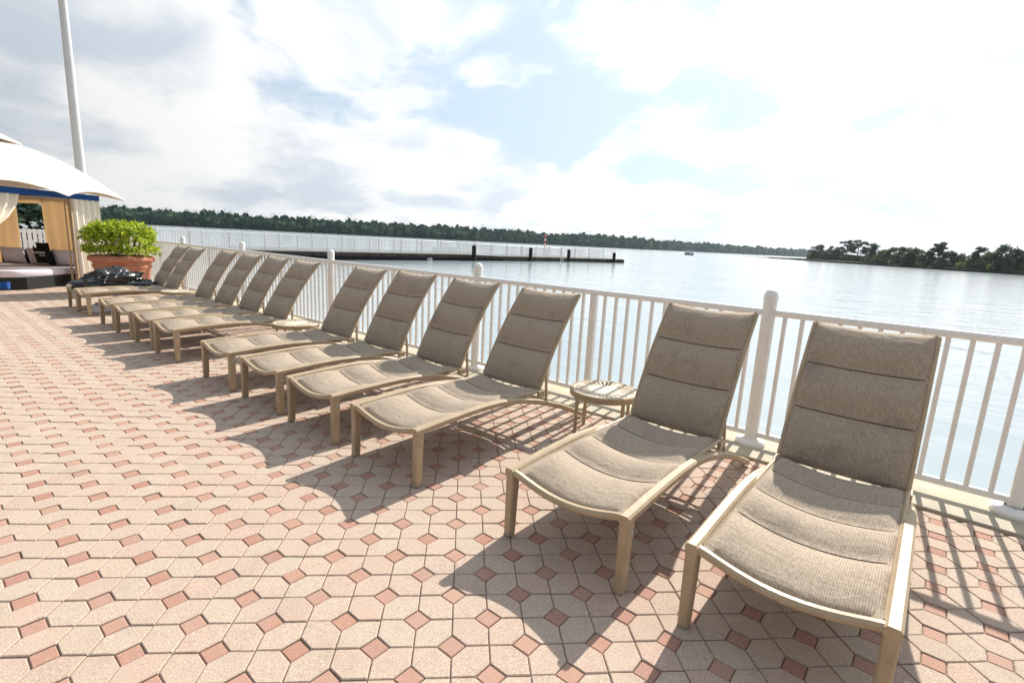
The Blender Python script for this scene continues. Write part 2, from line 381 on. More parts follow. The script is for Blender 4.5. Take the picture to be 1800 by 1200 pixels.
# pavers: squares with two opposite corners cut off, diamonds in the cut corners
CUT = 0.385; GAP = 0.0021 / A
def poly_prism(poly, z0=-0.03, bev=0.0035):
    """shrink the polygon (lattice units) by the joint and give it a chamfered top"""
    c = Vector((sum(p[0] for p in poly) / len(poly), sum(p[1] for p in poly) / len(poly)))
    def inset(d):
        n = len(poly); res = []
        for i in range(n):
            p0, p1, p2 = (Vector(poly[(i + k) % n]) for k in (-1, 0, 1))
            e1 = (p1 - p0).normalized(); e2 = (p2 - p1).normalized()
            n1 = Vector((-e1.y, e1.x)); n2 = Vector((-e2.y, e2.x)); bis = n1 + n2
            res.append(p1 + bis * (d / (1 + n1.dot(n2))))
        return res
    def w2(p, z): q = p - c; return (A * S2 * (q.x - q.y), A * S2 * (q.x + q.y), z)
    a = inset(GAP); b_ = inset(GAP + bev / A)
    mbp = MB(); mbp.loft([[w2(p, z0) for p in a], [w2(p, -bev * 0.8) for p in a], [w2(p, 0) for p in b_]], True, False, True)
    return mbp, c
hexA, cA = poly_prism([(CUT, 0), (1, 0), (1, 1 - CUT), (1 - CUT, 1), (0, 1), (0, CUT)])
hexB, cB = poly_prism([(0, 0), (1 - CUT, 0), (1, CUT), (1, 1), (CUT, 1), (0, 1 - CUT)])
dia, cD = poly_prism([(-CUT, 0), (0, -CUT), (CUT, 0), (0, CUT)])
meshes = {}
for k, mbp, mt in (('A', hexA, 'paver'), ('B', hexB, 'paver'), ('D', dia, 'diamond')):
    me = mbp.mesh('paver_' + k); me.materials.append(M[mt]); meshes[k] = me
def lat(p): return (A * S2 * (p.x - p.y), A * S2 * (p.x + p.y))
items = {'h': [], 'd': []}
prng = random.Random(3)
for i in range(-170, 60):
    for j in range(-60, 190):
        even = (i + j) % 2 == 0
        c = Vector((i, j)) + (cA if even else cB); X, Y = lat(c)
        if -21 < X < 5 and -4.3 < Y < 2.44: items['h'].append(('A' if even else 'B', X, Y))
        if even:
            X, Y = lat(Vector((i, j)))
            if -21 < X < 5 and -4.3 < Y < 2.44: items['d'].append(('D', X, Y))
for key, nm in (('h', 'paver'), ('d', 'diamond_paver')):
    sc_ = []
    for it in items[key]:
        v = in_view(Vector((it[1], it[2], 0)))
        d = v[2] if v and -30 < v[0] < 1830 and -30 < v[1] < 1230 else 1e6 + abs(it[1])
        sc_.append((d, it))
    sc_.sort(key=lambda t: t[0])
    rest = MB()
    for n_, (d, (k, X, Y)) in enumerate(sc_):
        z = prng.gauss(-0.0016 if key == 'h' else -0.0036, 0.0012); tx = prng.gauss(0, 0.008); ty = prng.gauss(0, 0.008); rz = prng.gauss(0, 0.007)
        if n_ < 300:
            link(nm, meshes[k], patio, (X, Y, z), (tx, ty, rz))
        else:
            src = {'A': hexA, 'B': hexB, 'D': dia}[k]
            rest.add([(X + p[0], Y + p[1], z + p[2] + p[0] * -ty + p[1] * tx) for p in src.v], src.f)
    tag(rest.build(nm + '_field', M['paver' if key == 'h' else 'diamond'], patio), kind='stuff')

# ------------------------------------------------------------------ lake railing
rail = empty('lake_railing', (0, FY, 0.018))
tag(rail, 'long white metal railing with round-capped posts along the lake edge', 'railing')
X0R, X1R = -21.40, 5.13
POSTS = [0.435 - 3.128 * k for k in range(-1, 8)]; MIDS = [p + 1.564 for p in POSTS] + [POSTS[-1] - 1.564]
ZT, ZB = 1.075, 0.085
big = MB().lathe([(0.050, 0.0), (0.050, 1.185)], 20, cap0=False, cap1=False)
cap = MB().lathe([(0.0535, 1.175), (0.0535, 1.188), (0.051, 1.198), (0.050, 1.212), (0.044, 1.232), (0.033, 1.246), (0.018, 1.254), (0.003, 1.256)], 20)
fl = MB().lathe([(0.112, 0.0), (0.114, 0.022), (0.106, 0.032), (0.072, 0.037), (0.056, 0.046), (0.0505, 0.05)], 28, cap1=False)
midp = MB().bbox(-0.034, 0.034, -0.03, 0.03, 0.0, ZT - 0.022, 0.008)
fm = [b.mesh(n, s_) for b, n, s_ in ((big, 'post', 60), (cap, 'post_cap', 60), (fl, 'post_base', 50), (midp, 'post', None))]
for q in fm: q.materials.append(M['white_metal'])
for x in POSTS:
    if X0R < x < X1R:
        p = link('post', fm[0], rail, (x, 0, 0)); link('post_cap', fm[1], p); link('post_base', fm[2], p)
for x in MIDS:
    if X0R < x < X1R:
        p = link('post', fm[3], rail, (x, 0, 0)); link('post_base', fm[2], p)
allp = sorted([x for x in POSTS + MIDS if X0R < x < X1R])
bal = MB().bbox(-0.0145, 0.0145, -0.016, 0.016, ZB + 0.02, ZT - 0.024, 0.005); balm = bal.mesh('baluster'); balm.materials.append(M['white_metal'])
for a_, b_ in zip(allp[:-1], allp[1:]):
    L = b_ - a_
    tr = MB().rect_sweep([(a_ + .002, 0, ZT), (b_ - .002, 0, ZT)], 0.056, 0.050, (0, 1, 0), 0.012); tr.build('top_rail', M['white_metal'], rail)
    br = MB().rect_sweep([(a_ + .002, 0, ZB), (b_ - .002, 0, ZB)], 0.040, 0.044, (0, 1, 0), 0.008); br.build('bottom_rail', M['white_metal'], rail)
    n = 13
    for k in range(1, n): link('baluster', balm, rail, (a_ + L * k / n, 0, 0))

# ------------------------------------------------------------------ loungers
def pad(width, panels, sag, thick, pathfn, nseg=9, nx=26, edge=0.05, endsag=None, puff=0.040):
    """quilted sling: panels = seam positions along the path, pathfn(s) -> (y, z, ny, nz)"""
    mbp = MB(); uvs = []; rows = []
    ss = []
    for a_, b_ in zip(panels[:-1], panels[1:]):
        for k in range(nseg): ss.append((a_ + (b_ - a_) * k / nseg, k / nseg, ))
    ss.append((panels[-1], 1.0))
    def profile(t): return 1 - abs(2 * t - 1) ** 2.0
    for side in (1, -1):
        for (s_, t) in ss:
            y, z, ny, nz = pathfn(s_); row = []
            end = min(1.0, min(s_ - panels[0], panels[-1] - s_) / 0.035)
            for i in range(nx + 1):
                u = -1 + 2 * i / nx; x = u * width / 2
                sg = sag(s_) * (1 - u * u)
                e = min(1.0, (1 - abs(u)) * width / 2 / edge); ef = math.sin(e * math.pi / 2)
                seam = profile(t); inner = min(1.0, max(0.0, ((1 - abs(u)) * width / 2 - 0.008) / 0.018))
                pf = puff * ef * max(0.0, math.sin(end * math.pi / 2)) ** 0.7 * ((1 - inner) * 0.55 + inner * seam)
                h = side * (thick / 2 + pf * (1.0 if side > 0 else 0.5)) - sg
                es = 0.0
                if endsag: es = endsag(s_) * (1 - u * u)
                row.append((x, y + ny * h + es * nz, z + nz * h - es * ny)); uvs.append((x, s_))
            rows.append(row)
    n = len(ss); o = 0
    for r in rows: mbp.v += r
    W_ = nx + 1
    for i in range(n - 1):
        for j in range(nx):
            a0 = i * W_ + j; mbp.f.append((a0, a0 + 1, a0 + 1 + W_, a0 + W_))
            b0 = n * W_ + a0; mbp.f.append((b0, b0 + W_, b0 + 1 + W_, b0 + 1))
    for i in range(n - 1):
        for j in (0, nx):
            a0 = i * W_ + j; b0 = n * W_ + a0
            mbp.f.append((a0, a0 + W_, b0 + W_, b0) if j == 0 else (a0, b0, b0 + W_, a0 + W_))
    for i in (0, n - 1):
        for j in range(nx):
            a0 = i * W_ + j; b0 = n * W_ + a0
            mbp.f.append((a0, b0, b0 + 1, a0 + 1) if i == 0 else (a0, a0 + 1, b0 + 1, b0))
    return mbp, uvs
def pad_obj(name, parent, *a, **k):
    mbp, uvs = pad(*a, **k); me = mbp.mesh(name, 70); me.materials.append(M['fabric'])
    ul = me.uv_layers.new(name='UVMap')
    for lp in me.loops: ul.data[lp.index].uv = uvs[lp.vertex_index]
    return link(name, me, parent)
Y0 = 0.30                                             # world Y of the loungers' front
HW = 0.355                                            # half of the overall width
SEAT_W = 0.60; BACK_W = 0.605
def seat_path(s_):                                    # s = local y
    z = 0.362 + 0.012 * math.sin((s_ - 0.1) / 1.2 * math.pi)
    return s_, z, 0.0, 1.0
def seat_sag(s_): return 0.058 - 0.016 * min(1, max(0, (s_ - 0.1) / 1.2)) + 0.012 * (SAGK - 1) * math.sin(min(1, max(0, s_ / 1.3)) * math.pi)
BA = math.atan2(0.75, 0.48); SAGK = 1.0
def back_path(s_):
    t = s_ / 0.885
    bow = 0.030 * math.sin(t * math.pi) - 0.012 * t     # the back bows forward at mid height and curls back on top
    ty, tz = math.cos(BA), math.sin(BA)
    ny, nz = -tz, ty
    return 1.315 + ty * s_ + ny * bow, 0.385 + tz * s_ + nz * bow, ny, nz
def back_sag(s_): return (0.026 - 0.004 * (s_ / 0.885)) * SAGK
def make_lounger():
    t = empty('sun_lounger')
    for s in (-1, 1):
        x = s * (HW - 0.026)
        q = MB()
        rings = []
        for z, wx, wy in ((0.006, .043, .048), (0.02, .045, .050), (0.33, .0505, .060), (0.358, .0505, .060)):
            b_ = 0.007; y0, y1 = 0.004, 0.004 + wy; xx = [x - wx / 2, x + wx / 2]
            rings.append([(xx[0] + b_, y0, z), (xx[1] - b_, y0, z), (xx[1], y0 + b_, z), (xx[1], y1 - b_, z), (xx[1] - b_, y1, z), (xx[0] + b_, y1, z), (xx[0], y1 - b_, z), (xx[0], y0 + b_, z)])
        q.loft(rings, True, True, True); lg = q.build('leg', M['frame'], t, 35)
        MB().bbox(x - .0215, x + .0215, 0.0, 0.052, 0.0, 0.010, 0.004).build('foot_cap', M['frame_foot'], lg)
        pts = [(x, 0.0, 0.3635), (x, 0.06, 0.366), (x, 0.25, 0.376), (x, 0.45, 0.383), (x, 0.62, 0.385), (x, 0.78, 0.379), (x, 0.94, 0.362), (x, 1.10, 0.332), (x, 1.26, 0.291), (x, 1.42, 0.240), (x, 1.58, 0.184), (x, 1.72, 0.128), (x, 1.86, 0.068), (x, 1.965, 0.022)]
        MB().rect_sweep(pts, 0.0525, 0.044, (1, 0, 0), 0.010).build('side_rail', M['frame'], t, 40)
        for by, bz in ((0.034, 0.30), (1.32, 0.278), (1.40, 0.243)):
            q = MB(); x0 = x + s * 0.0255; q.loft([[(x0 + s * dx_, by + r_ * math.cos(a_), bz + r_ * math.sin(a_)) for a_ in [math.pi / 4 * i_ for i_ in range(8)][::s]] for dx_, r_ in ((-.002, .009), (.003, .009), (.0055, .005))], True, False, True); q.build('bolt', M['grey_metal'], t)
        xs = s * 0.308
        pr = [(xs, 0.055, 0.362)] + [(xs, y, seat_path(y)[1] + 0.004) for y in (0.25, 0.5, 0.75, 1.0, 1.2, 1.33)]
        MB().tube(pr, 0.0125, 8).build('seat_rail', M['frame'], t, 60)
        bp = [(s * 0.3075,) + back_path(k * 0.885 / 8)[:2] for k in range(9)]
        MB().tube(bp, 0.0125, 8).build('back_rail', M['frame'], t, 60)
        p0 = back_path(0.14)
        MB().rect_sweep([(s * 0.298, p0[0] + 0.022, p0[1]), (s * 0.318, 1.40, 0.262)], 0.016, 0.022, (1, 0, 0), 0.003).build('back_strut', M['frame'], t, 40)
        MB().bbox(s * 0.318 - .011, s * 0.318 + .011, 1.28, 1.36, 0.316, 0.366, .004).build('hinge_bracket', M['frame'], t)
    fb = [(-HW + 0.045 + (2 * HW - 0.09) * k / 16, 0.024, 0.362 - 0.055 * (1 - (2 * k / 16 - 1) ** 2) ** 1.25) for k in range(17)]
    MB().rect_sweep(fb, 0.040, 0.034, (0, 1, 0), 0.010).build('front_bar', M['frame'], t, 40)
    tb = []
    for k in range(13):
        u = -1 + 2 * k / 12; y, z, ny, nz = back_path(0.885); d = 0.010 * (1 - u * u)
        tb.append((u * 0.306, y - d * nz - 0.026 * ny * (1 - u * u) - 0.006 * ny, z + d * ny - 0.026 * nz * (1 - u * u) - .01))
    MB().tube(tb, 0.011, 8).build('back_top_bar', M['frame'], t, 60)
    hb = [(u * 0.305, 1.352, 0.345 - 0.034 * (1 - u * u)) for u in [-1 + k / 6 for k in range(13)]]
    MB().tube(hb, 0.010, 8).build('hinge_bar', M['frame'], t, 60)
    MB().tube([(-HW + .03, 1.40, 0.246), (HW - .03, 1.40, 0.246)], 0.012, 8).build('cross_bar', M['frame'], t, 60)
    MB().tube([(-HW + .03, 0.72, 0.366 - .012), (0, 0.72, 0.30), (HW - .03, 0.72, 0.366 - .012)], 0.010, 8).build('cross_bar', M['frame'], t, 60)
    seat = pad_obj('seat', t, SEAT_W, [0.046, 0.44, 0.75, 1.06, 1.330], seat_sag, 0.012, seat_path)
    back = pad_obj('backrest', t, BACK_W, [-0.022, 0.305, 0.60, 0.897], back_sag, 0.012, back_path, endsag=lambda s_: -0.010 * max(0, (s_ - 0.60) / 0.29) ** 1.5 if s_ > 0.6 else 0.0)
    def seam(path, s_, sag, wid, par):
        pts = []
        for k in range(13):
            u = -1 + 2 * k / 12; y, z, ny, nz = path(s_); h = 0.0066 - sag(s_) * (1 - (u * wid / SEAT_W * 1.0) ** 2)
            pts.append((u * wid / 2, y + ny * h, z + nz * h))
        MB().tube(pts, 0.0040, 5).build('seam', M['seam'], par)
    for s_ in (0.44, 0.75, 1.06): seam(seat_path, s_, seat_sag, 0.565, seat)
    for s_ in (0.305, 0.60): seam(back_path, s_, back_sag, 0.570, back)
    return t
LOUNGERS = [
    (1.158, 0.0, 'tan quilted sling lounger closest to the camera, beside the right end of the railing'),
    (0.20, 0.0, 'tan lounger with a stained back, directly right of the nearest slotted side table'),
    (-1.22, 0.4, 'tan lounger just left of the nearest slotted side table, fourth lounger of its run'),
    (-2.15, -0.5, 'tan lounger third from the middle side table, in front of a round-capped railing post'),
    (-3.02, 0.6, 'tan lounger second to the right of the middle side table'),
    (-3.93, -0.4, 'tan lounger directly to the right of the middle side table'),
    (-5.41, 0.5, 'tan lounger directly to the left of the middle side table'),
    (-6.24, -0.3, 'tan lounger second to the left of the middle side table'),
    (-7.07, 0.4, 'tan lounger second to the right of the farthest side table'),
    (-7.93, 0.0, 'tan lounger directly to the right of the farthest side table'),
    (-9.42, 0.6, 'tan lounger directly to the left of the farthest side table, no bag on it'),
    (-10.17, -0.6, 'tan lounger with the black bag on its seat, farthest in front of the planter'),
]
protos = []
for dba, sk in ((0.0, 1.0), (1.4, 1.5), (-1.2, 0.8), (0.6, 1.8)):
    BA = math.atan2(0.75, 0.48) + R(dba); SAGK = sk; protos.append(make_lounger())
VAR = (0, 1, 2, 3, 1, 0, 2, 3, 0, 1, 2, 0); seen = set()
lrng = random.Random(11)
for i, (x, rz, lab) in enumerate(LOUNGERS):
    o = protos[VAR[i]] if VAR[i] not in seen else copy_tree(protos[VAR[i]]); seen.add(VAR[i])
    o.location = (x, Y0 + (lrng.uniform(-0.012, 0.012) if i > 1 else 0), 0); o.rotation_euler = (0, 0, R(rz))
    tag(o, lab, 'sun lounger', 'sun loungers in a row along the lake railing')

# ------------------------------------------------------------------ side tables
def make_table():
    t = empty('side_table'); Rr = 0.28; zt = 0.395
    MB().lathe([(Rr - .016, zt - .052), (Rr - .002, zt - .050), (Rr, zt - .045), (Rr, zt - .006), (Rr - .006, zt), (Rr - .028, zt), (Rr - .030, zt - .006), (Rr - .016, zt - .012), (Rr - .016, zt - .052)], 48, cap0=False, cap1=False).build('rim', M['frame'], t, 35)
    q = MB(); n = 36
    q.lathe([(0.07, zt - .010), (0.07, zt - .003)], n, cap0=True, cap1=True)
    for k in range(n):
        a0 = 2 * math.pi * k / n
        if k % 9 in (0,): half = (0.98, 0.98)
        else: half = (0.88, 0.44)
        w_ = math.pi / n
        prof = [(0.068, half[0]), (0.12, half[0]), (0.14, half[1]), (0.235, half[1]), (0.240, 0.99), (0.262, 0.99)]
        rings = []
        for r_, h_ in prof:
            pa, pb = a0 - w_ * h_, a0 + w_ * h_
            rings.append([(r_ * math.cos(pa), r_ * math.sin(pa), zt - .010), (r_ * math.cos(pb), r_ * math.sin(pb), zt - .010), (r_ * math.cos(pb), r_ * math.sin(pb), zt - .0035), (r_ * math.cos(pa), r_ * math.sin(pa), zt - .0035)])
        q.loft(rings, True, True, True)
    q.build('slotted_top', M['table_metal'], t)
    for k in range(4):
        a = math.pi / 4 + k * math.pi / 2 + 0.35; c, s = math.cos(a), math.sin(a)
        MB().rect_sweep([(c * .262, s * .262, 0.004), (c * .254, s * .254, zt - .03)], 0.030, 0.020, (-s, c, 0), 0.005).build('leg', M['frame'], t, 40)
    return t
tb = make_table()
for i, (x, y, lab) in enumerate(((-0.535, 1.98, 'round slotted side table nearest the camera, between two lounger backs'), (-4.74, 1.56, 'round side table in the middle of the lounger row'), (-8.80, 1.55, 'small round side table farthest away, before the two last loungers'))):
    o = tb if i == 0 else copy_tree(tb); o.location = (x, y, 0); o.rotation_euler = (0, 0, 0.5 * i)
    tag(o, lab, 'side table', 'round side tables between loungers')

# ------------------------------------------------------------------ planter with shrub
PX_, PY_ = -12.35, 1.60
pl = empty('planter', (PX_, PY_, 0)); tag(pl, 'large round terracotta planter with a thick rolled rim by the cabana', 'planter')
MB().lathe([(0.36, 0.0), (0.40, 0.03), (0.41, 0.06), (0.44, 0.10), (0.505, 0.52), (0.515, 0.56), (0.535, 0.575), (0.535, 0.605), (0.515, 0.62), (0.525, 0.70)], 40, cap1=False).build('bowl', M['terracotta'], pl, 40)
MB().lathe([(0.515, 0.672), (0.555, 0.682), (0.592, 0.705), (0.602, 0.745), (0.592, 0.785), (0.56, 0.812), (0.535, 0.818), (0.505, 0.80), (0.50, 0.70)], 40, cap0=False, cap1=False).build('rim', M['terracotta'], pl, 60)
MB().lathe([(0.508, 0.730), (0.505, 0.755), (0.001, 0.765)], 32).build('soil', M['soil'], pl)
sh = empty('potted_shrub', (PX_, PY_, 0.72)); tag(sh, 'lime green rounded shrub growing out of the terracotta planter', 'shrub')
q = MB(); rg = random.Random(5); stems = MB()
for k in range(900):
    th = rg.uniform(0, 2 * math.pi); u = rg.uniform(-0.25, 1.0)
    d = Vector((math.cos(th) * math.sqrt(max(0, 1 - max(u, 0) ** 2)), math.sin(th) * math.sqrt(max(0, 1 - max(u, 0) ** 2)), u))
    lump = 1 + 0.16 * mnoise.noise(d * 2.6 + Vector((3, 1, 7)))
    rr = rg.uniform(0.80, 1.03) * lump
    ex = 0.62
    c = Vector((d.x * 0.64 * rr, d.y * 0.64 * rr, 0.34 + (abs(d.z) ** ex) * math.copysign(1, d.z) * 0.46 * rr))
    nd = Vector((d.x, d.y, d.z + 0.5)).normalized()
    for j in range(rg.randint(7, 10)):
        ld = (nd * 0.5 + Vector((rg.gauss(0, 1), rg.gauss(0, 1), rg.gauss(0, .8))) * 0.8).normalized()
        q.leaf(c + Vector((rg.gauss(0, .02), rg.gauss(0, .02), rg.gauss(0, .02))), ld, nd + Vector((rg.gauss(0, .3), rg.gauss(0, .3), 0)), rg.uniform(.055, .095), rg.uniform(.026, .042))
q.build('foliage', M['bush'], sh)
for k in range(16):
    a = 2 * math.pi * k / 16 + rg.random() * .2; rr = rg.uniform(.15, .45)
    stems.tube([(rr * .5 * math.cos(a), rr * .5 * math.sin(a), 0.03), (rr * .8 * math.cos(a), rr * .8 * math.sin(a), .3), (rr * 1.1 * math.cos(a), rr * 1.1 * math.sin(a), .6)], .012, 5)
stems.build('stems', M['bark'], sh)

# ------------------------------------------------------------------ bag and crumpled things by the far loungers
def crumple(name, c, rx, ry, rz, seed, mt, amp=0.35, nu=40, nv=22, rz_=0.0, sharp=2.0):
    mbp = MB(); rings = []
    for i in range(nv + 1):
        th = math.pi * 0.52 * i / nv; ring = []
        for j in range(nu):
            ph = 2 * math.pi * j / nu
            d = Vector((math.sin(th) * math.cos(ph), math.sin(th) * math.sin(ph), math.cos(th)))
            n1 = mnoise.noise(d * sharp + Vector((seed, 2 * seed, 1))); n2 = abs(mnoise.noise(d * sharp * 2.6 + Vector((1, seed, 5)))); n3 = abs(mnoise.noise(d * sharp * 6 + Vector((seed, 8, 2))))
            k = 1 + amp * n1 - amp * 0.7 * n2 - amp * .25 * n3
            ring.append((d.x * rx * k, d.y * ry * k, max(0.0, d.z * rz * k)))
        rings.append(ring)
    mbp.loft(rings, True, True, True)
    return mbp.build(name, mt, None, 50, c, (0, 0, rz_))
bag = crumple('black_bag', (-10.20, 0.98, 0.352), 0.36, 0.66, 0.34, 4.0, M['black_plastic'], 0.42)
tag(bag, 'crumpled shiny black bag with pale straps lying on the farthest lounger', 'bag')
from mathutils.bvhtree import BVHTree
bv = BVHTree.FromPolygons([v.co.copy() for v in bag.data.vertices], [tuple(p_.vertices) for p_ in bag.data.polygons])
for (y0, z0, y1, z1, bend) in ((-0.16, 0.02, -0.02, 0.33, .05), (-0.03, 0.05, 0.08, 0.33, -.04), (-0.26, 0.16, 0.22, 0.10, .05), (0.12, 0.02, 0.16, 0.26, .08), (0.24, 0.02, 0.50, 0.15, .03), (-0.44, 0.10, -0.24, 0.18, .03)):
    L_, R_ = [], []
    for i in range(15):
        t_ = i / 14; y = y0 + (y1 - y0) * t_; z = z0 + (z1 - z0) * t_ + bend * math.sin(math.pi * t_)
        dv = Vector((y1 - y0, z1 - z0)).normalized() * 0.013
        pr = []
        for sg in (-1, 1):
            hit = bv.ray_cast(Vector((1.2, y - sg * dv.y - .35, z + sg * dv.x + .35)), Vector((-1, .30, -.30)).normalized())
            pr.append(hit[0] + hit[1] * .007 if hit[0] is not None else None)
        if pr[0] is not None and pr[1] is not None: L_.append(pr[0]); R_.append(pr[1])
    if len(L_) > 3:
        q = MB(); off = Vector((.004, -.002, .003)); q.loft([[l_, r_, r_ + off, l_ + off] for l_, r_ in zip(L_, R_)], True, True, True); q.build('strap', M['strap'], bag)
bundle = crumple('white_bundle', (-9.62, 0.62, 0.0), 0.13, 0.16, 0.17, 9.0, M['white_plastic'], 0.4, 20, 12)
tag(bundle, 'small crumpled white bundle on the paving under the second-farthest lounger', 'bundle')

# ------------------------------------------------------------------ cabana
E1A = math.atan2(-.821, .571)
cab = empty('cabana', (-14.9, -0.38, 0), E1A); tag(cab, 'cream canvas cabana with blue valance, peaked roof and tied-back curtains', 'cabana')
def cpost(x, y, z1=2.0): MB().bbox(x - .035, x + .035, y - .035, y + .035, 0, z1, .008).build('post', M['frame'], cab)
for x, y in ((-1.5, 1.5), (1.5, 1.5), (-1.5, -1.5), (1.5, -1.5), (-0.80, 1.5)): cpost(x, y)
for a_, b_ in (((-1.5, 1.5), (1.5, 1.5)), ((-1.5, -1.5), (1.5, -1.5)), ((-1.5, -1.5), (-1.5, 1.5)), ((1.5, -1.5), (1.5, 1.5))):
    MB().rect_sweep([(a_[0], a_[1], 2.02), (b_[0], b_[1], 2.02)], 0.05, 0.05, (0, 0, 1), .006).build('eave_beam', M['canvas'], cab)
# roof: a skin from a scalloped eave to the crown
OV = 0.42
def drop_pts():
    c = 1.5 + OV
    return [(c, c), (-0.42, c - 0.06), (-c, c), (-c, -c), (c, -c)]
dp = drop_pts(); prof = []
for i in range(len(dp)):
    a_ = Vector(dp[i]); b_ = Vector(dp[(i + 1) % len(dp)]); L = (b_ - a_).length; n = 14 if L > 2 else 9
    for k in range(n):
        t_ = k / n; p = a_.lerp(b_, t_); bulge = 4 * t_ * (1 - t_)
        inn = p.normalized() * (0.16 * min(1, L / 3) * bulge)
        prof.append((p.x - inn.x, p.y - inn.y, 2.035 + (0.20 if L > 2 else 0.15) * bulge))
rings = []
NZ = 9
for k in range(NZ + 1):
    t_ = k / NZ; ring = []
    for (x, y, z) in prof:
        f = 1 - t_ * (1 - 0.20); zz = z + (3.18 - z) * (t_ + 0.16 * math.sin(math.pi * t_))
        ring.append((x * f, y * f, zz))
    rings.append(ring)
roof = MB().loft(rings, True, False, False)
n0 = len(prof); off = len(roof.v)
roof.loft([[(x, y, z - 0.012) for x, y, z in r] for r in rings]); 
roof = roof.build('roof', M['canvas'], cab, 50)
capm = MB(); cp = []
for k, (f, z) in enumerate(((0.70, 3.10), (0.66, 3.14), (0.42, 3.30), (0.18, 3.44), (0.03, 3.52))):
    ring = []
    for i in range(32):
        a = 2 * math.pi * i / 32; c_, s_ = math.cos(a), math.sin(a); sq = 1 / max(abs(c_), abs(s_))
        e = 1 + (sq - 1) * 0.8; dpv = 0.05 * (1 - (sq - 1) / .414) if k < 2 else 0
        ring.append((f * c_ * e, f * s_ * e, z + dpv))
    cp.append(ring)
capm.loft(cp, True, False, True); capm.build('roof_cap', M['canvas'], roof, 50)
def strip(name, mt, a_, b_, z0, z1, amp, waves, parent, n=None, top_gather=None, thick=0.006, seed=0, zfun=None):
    """hanging cloth with folds between two plan points"""
    a_ = Vector(a_); b_ = Vector(b_); d = (b_ - a_); L = d.length; d.normalize(); nrm = Vector((-d.y, d.x)); n = n or int(waves * 8) + 4
    mbp = MB(); rows = []
    for side in (0, 1):
        for iz in range(9):
            tz = iz / 8; row = []
            for i in range(n + 1):
                t_ = i / n
                fold = amp * math.sin(t_ * waves * 2 * math.pi + seed + 0.5 * math.sin(tz * 2 + seed)) * (0.5 + 0.5 * tz)
                p = a_ + d * (t_ * L) + nrm * (fold + side * thick)
                z = z1 + (z0 - z1) * tz
                if top_gather:
                    q = top_gather(t_, tz); p = a_ + d * (q * L) + nrm * (fold * 1.3 + side * thick)
                row.append((p.x, p.y, z))
            rows.append(row)
    W_ = n + 1
    for r in rows: mbp.v += r
    for side in (0, 1):
        for i in range(8):
            for j in range(n):
                a0 = side * 9 * W_ + i * W_ + j; f = (a0, a0 + 1, a0 + 1 + W_, a0 + W_); mbp.f.append(f if side else f[::-1])
    for i in range(8):
        for j in (0, n): a0 = i * W_ + j; b0 = a0 + 9 * W_; mbp.f.append((a0, a0 + W_, b0 + W_, b0) if j else (a0, b0, b0 + W_, a0 + W_))
    for i in (0, 8):
        for j in range(n): a0 = i * W_ + j; b0 = a0 + 9 * W_; mbp.f.append((a0, a0 + 1, b0 + 1, b0) if i == 0 else (a0, b0, b0 + 1, a0 + 1))
    return mbp.build(name, mt, parent, 60)
for a_, b_ in (((1.54, 1.54), (-1.54, 1.54)), ((-1.54, 1.54), (-1.54, -1.54)), ((-1.54, -1.54), (1.54, -1.54)), ((1.54, -1.54), (1.54, 1.54))):
    strip('valance', M['blue'], a_, b_, 1.985, 2.115, 0.012, 4, cab)
strip('curtain', M['cream_curtain'], (-0.80, 1.54), (-1.50, 1.54), 0.04, 1.99, 0.045, 4.5, cab, seed=1.0)
strip('curtain', M['curtain'], (-0.74, 1.42), (-0.86, 1.30), 0.05, 1.99, 0.02, 1.2, cab, seed=2.0)
def tie(t_, tz):
    k = math.exp(-((tz - 0.58) / 0.30) ** 2); full = 1.0 if tz < 0.58 else 0.55
    return t_ * (full * (1 - 0.82 * k))
tc_ = strip('curtain', M['cream_curtain'], (1.46, 1.50), (0.28, 1.50), 0.10, 1.99, 0.05, 6, cab, top_gather=tie, seed=0.4)
strip('curtain_hem', M['blue'], (1.47, 1.56), (0.80, 1.60), 0.08, 0.22, 0.04, 3, tc_, seed=0.4)
# end wall with its window
strip('wall_curtain', M['curtain'], (-1.47, 0.06), (-1.47, 1.30), 0.05, 1.99, 0.025, 4, cab, seed=3.0)
strip('wall_curtain', M['curtain'], (-1.47, -1.47), (-1.47, -0.62), 0.05, 1.99, 0.022, 3, cab, seed=4.0)
strip('wall_curtain', M['curtain'], (-1.475, -0.66), (-1.475, 0.10), 1.86, 1.995, 0.004, 1, cab)
strip('wall_curtain', M['curtain'], (-1.475, -0.66), (-1.475, 0.10), 0.05, 0.60, 0.004, 1, cab)
strip('wall_curtain', M['curtain'], (1.47, -1.48), (-1.40, -1.48), 0.05, 1.99, 0.03, 9, cab, seed=5.0)
strip('wall_curtain', M['curtain'], (1.48, -1.40), (1.48, 1.40), 0.05, 1.99, 0.03, 9, cab, seed=6.0)

bed = empty('daybed', (-14.9, -0.38, 0), E1A); tag(bed, 'low black wicker daybed with white mattress and back cushions inside the cabana', 'daybed')
q = MB(); q.loft([[(-1.36, -1.1, z), (0.30, -1.1, z), (0.62, -0.6, z), (0.62, 1.10, z), (0.32, 1.42, z), (-0.66, 1.28, z), (-1.36, 1.18, z)] for z in (0.0, 0.02, 0.25, 0.26)], True, True, True); q.build('base', M['wicker'], bed)
q = MB(); rg_ = []
for z, k in ((0.262, 0.0), (0.275, .01), (0.37, .015), (0.395, -.01), (0.405, -.05)):
    rg_.append([(x * (1 + k * .5), y * (1 + k * .5), z) for x, y in ((-1.34, -1.08), (0.30, -1.08), (0.61, -0.6), (0.61, 1.09), (0.32, 1.40), (-0.66, 1.26), (-1.34, 1.16))])
q.loft(rg_, True, True, True); q.build('mattress', M['white_cloth'], bed, 50)
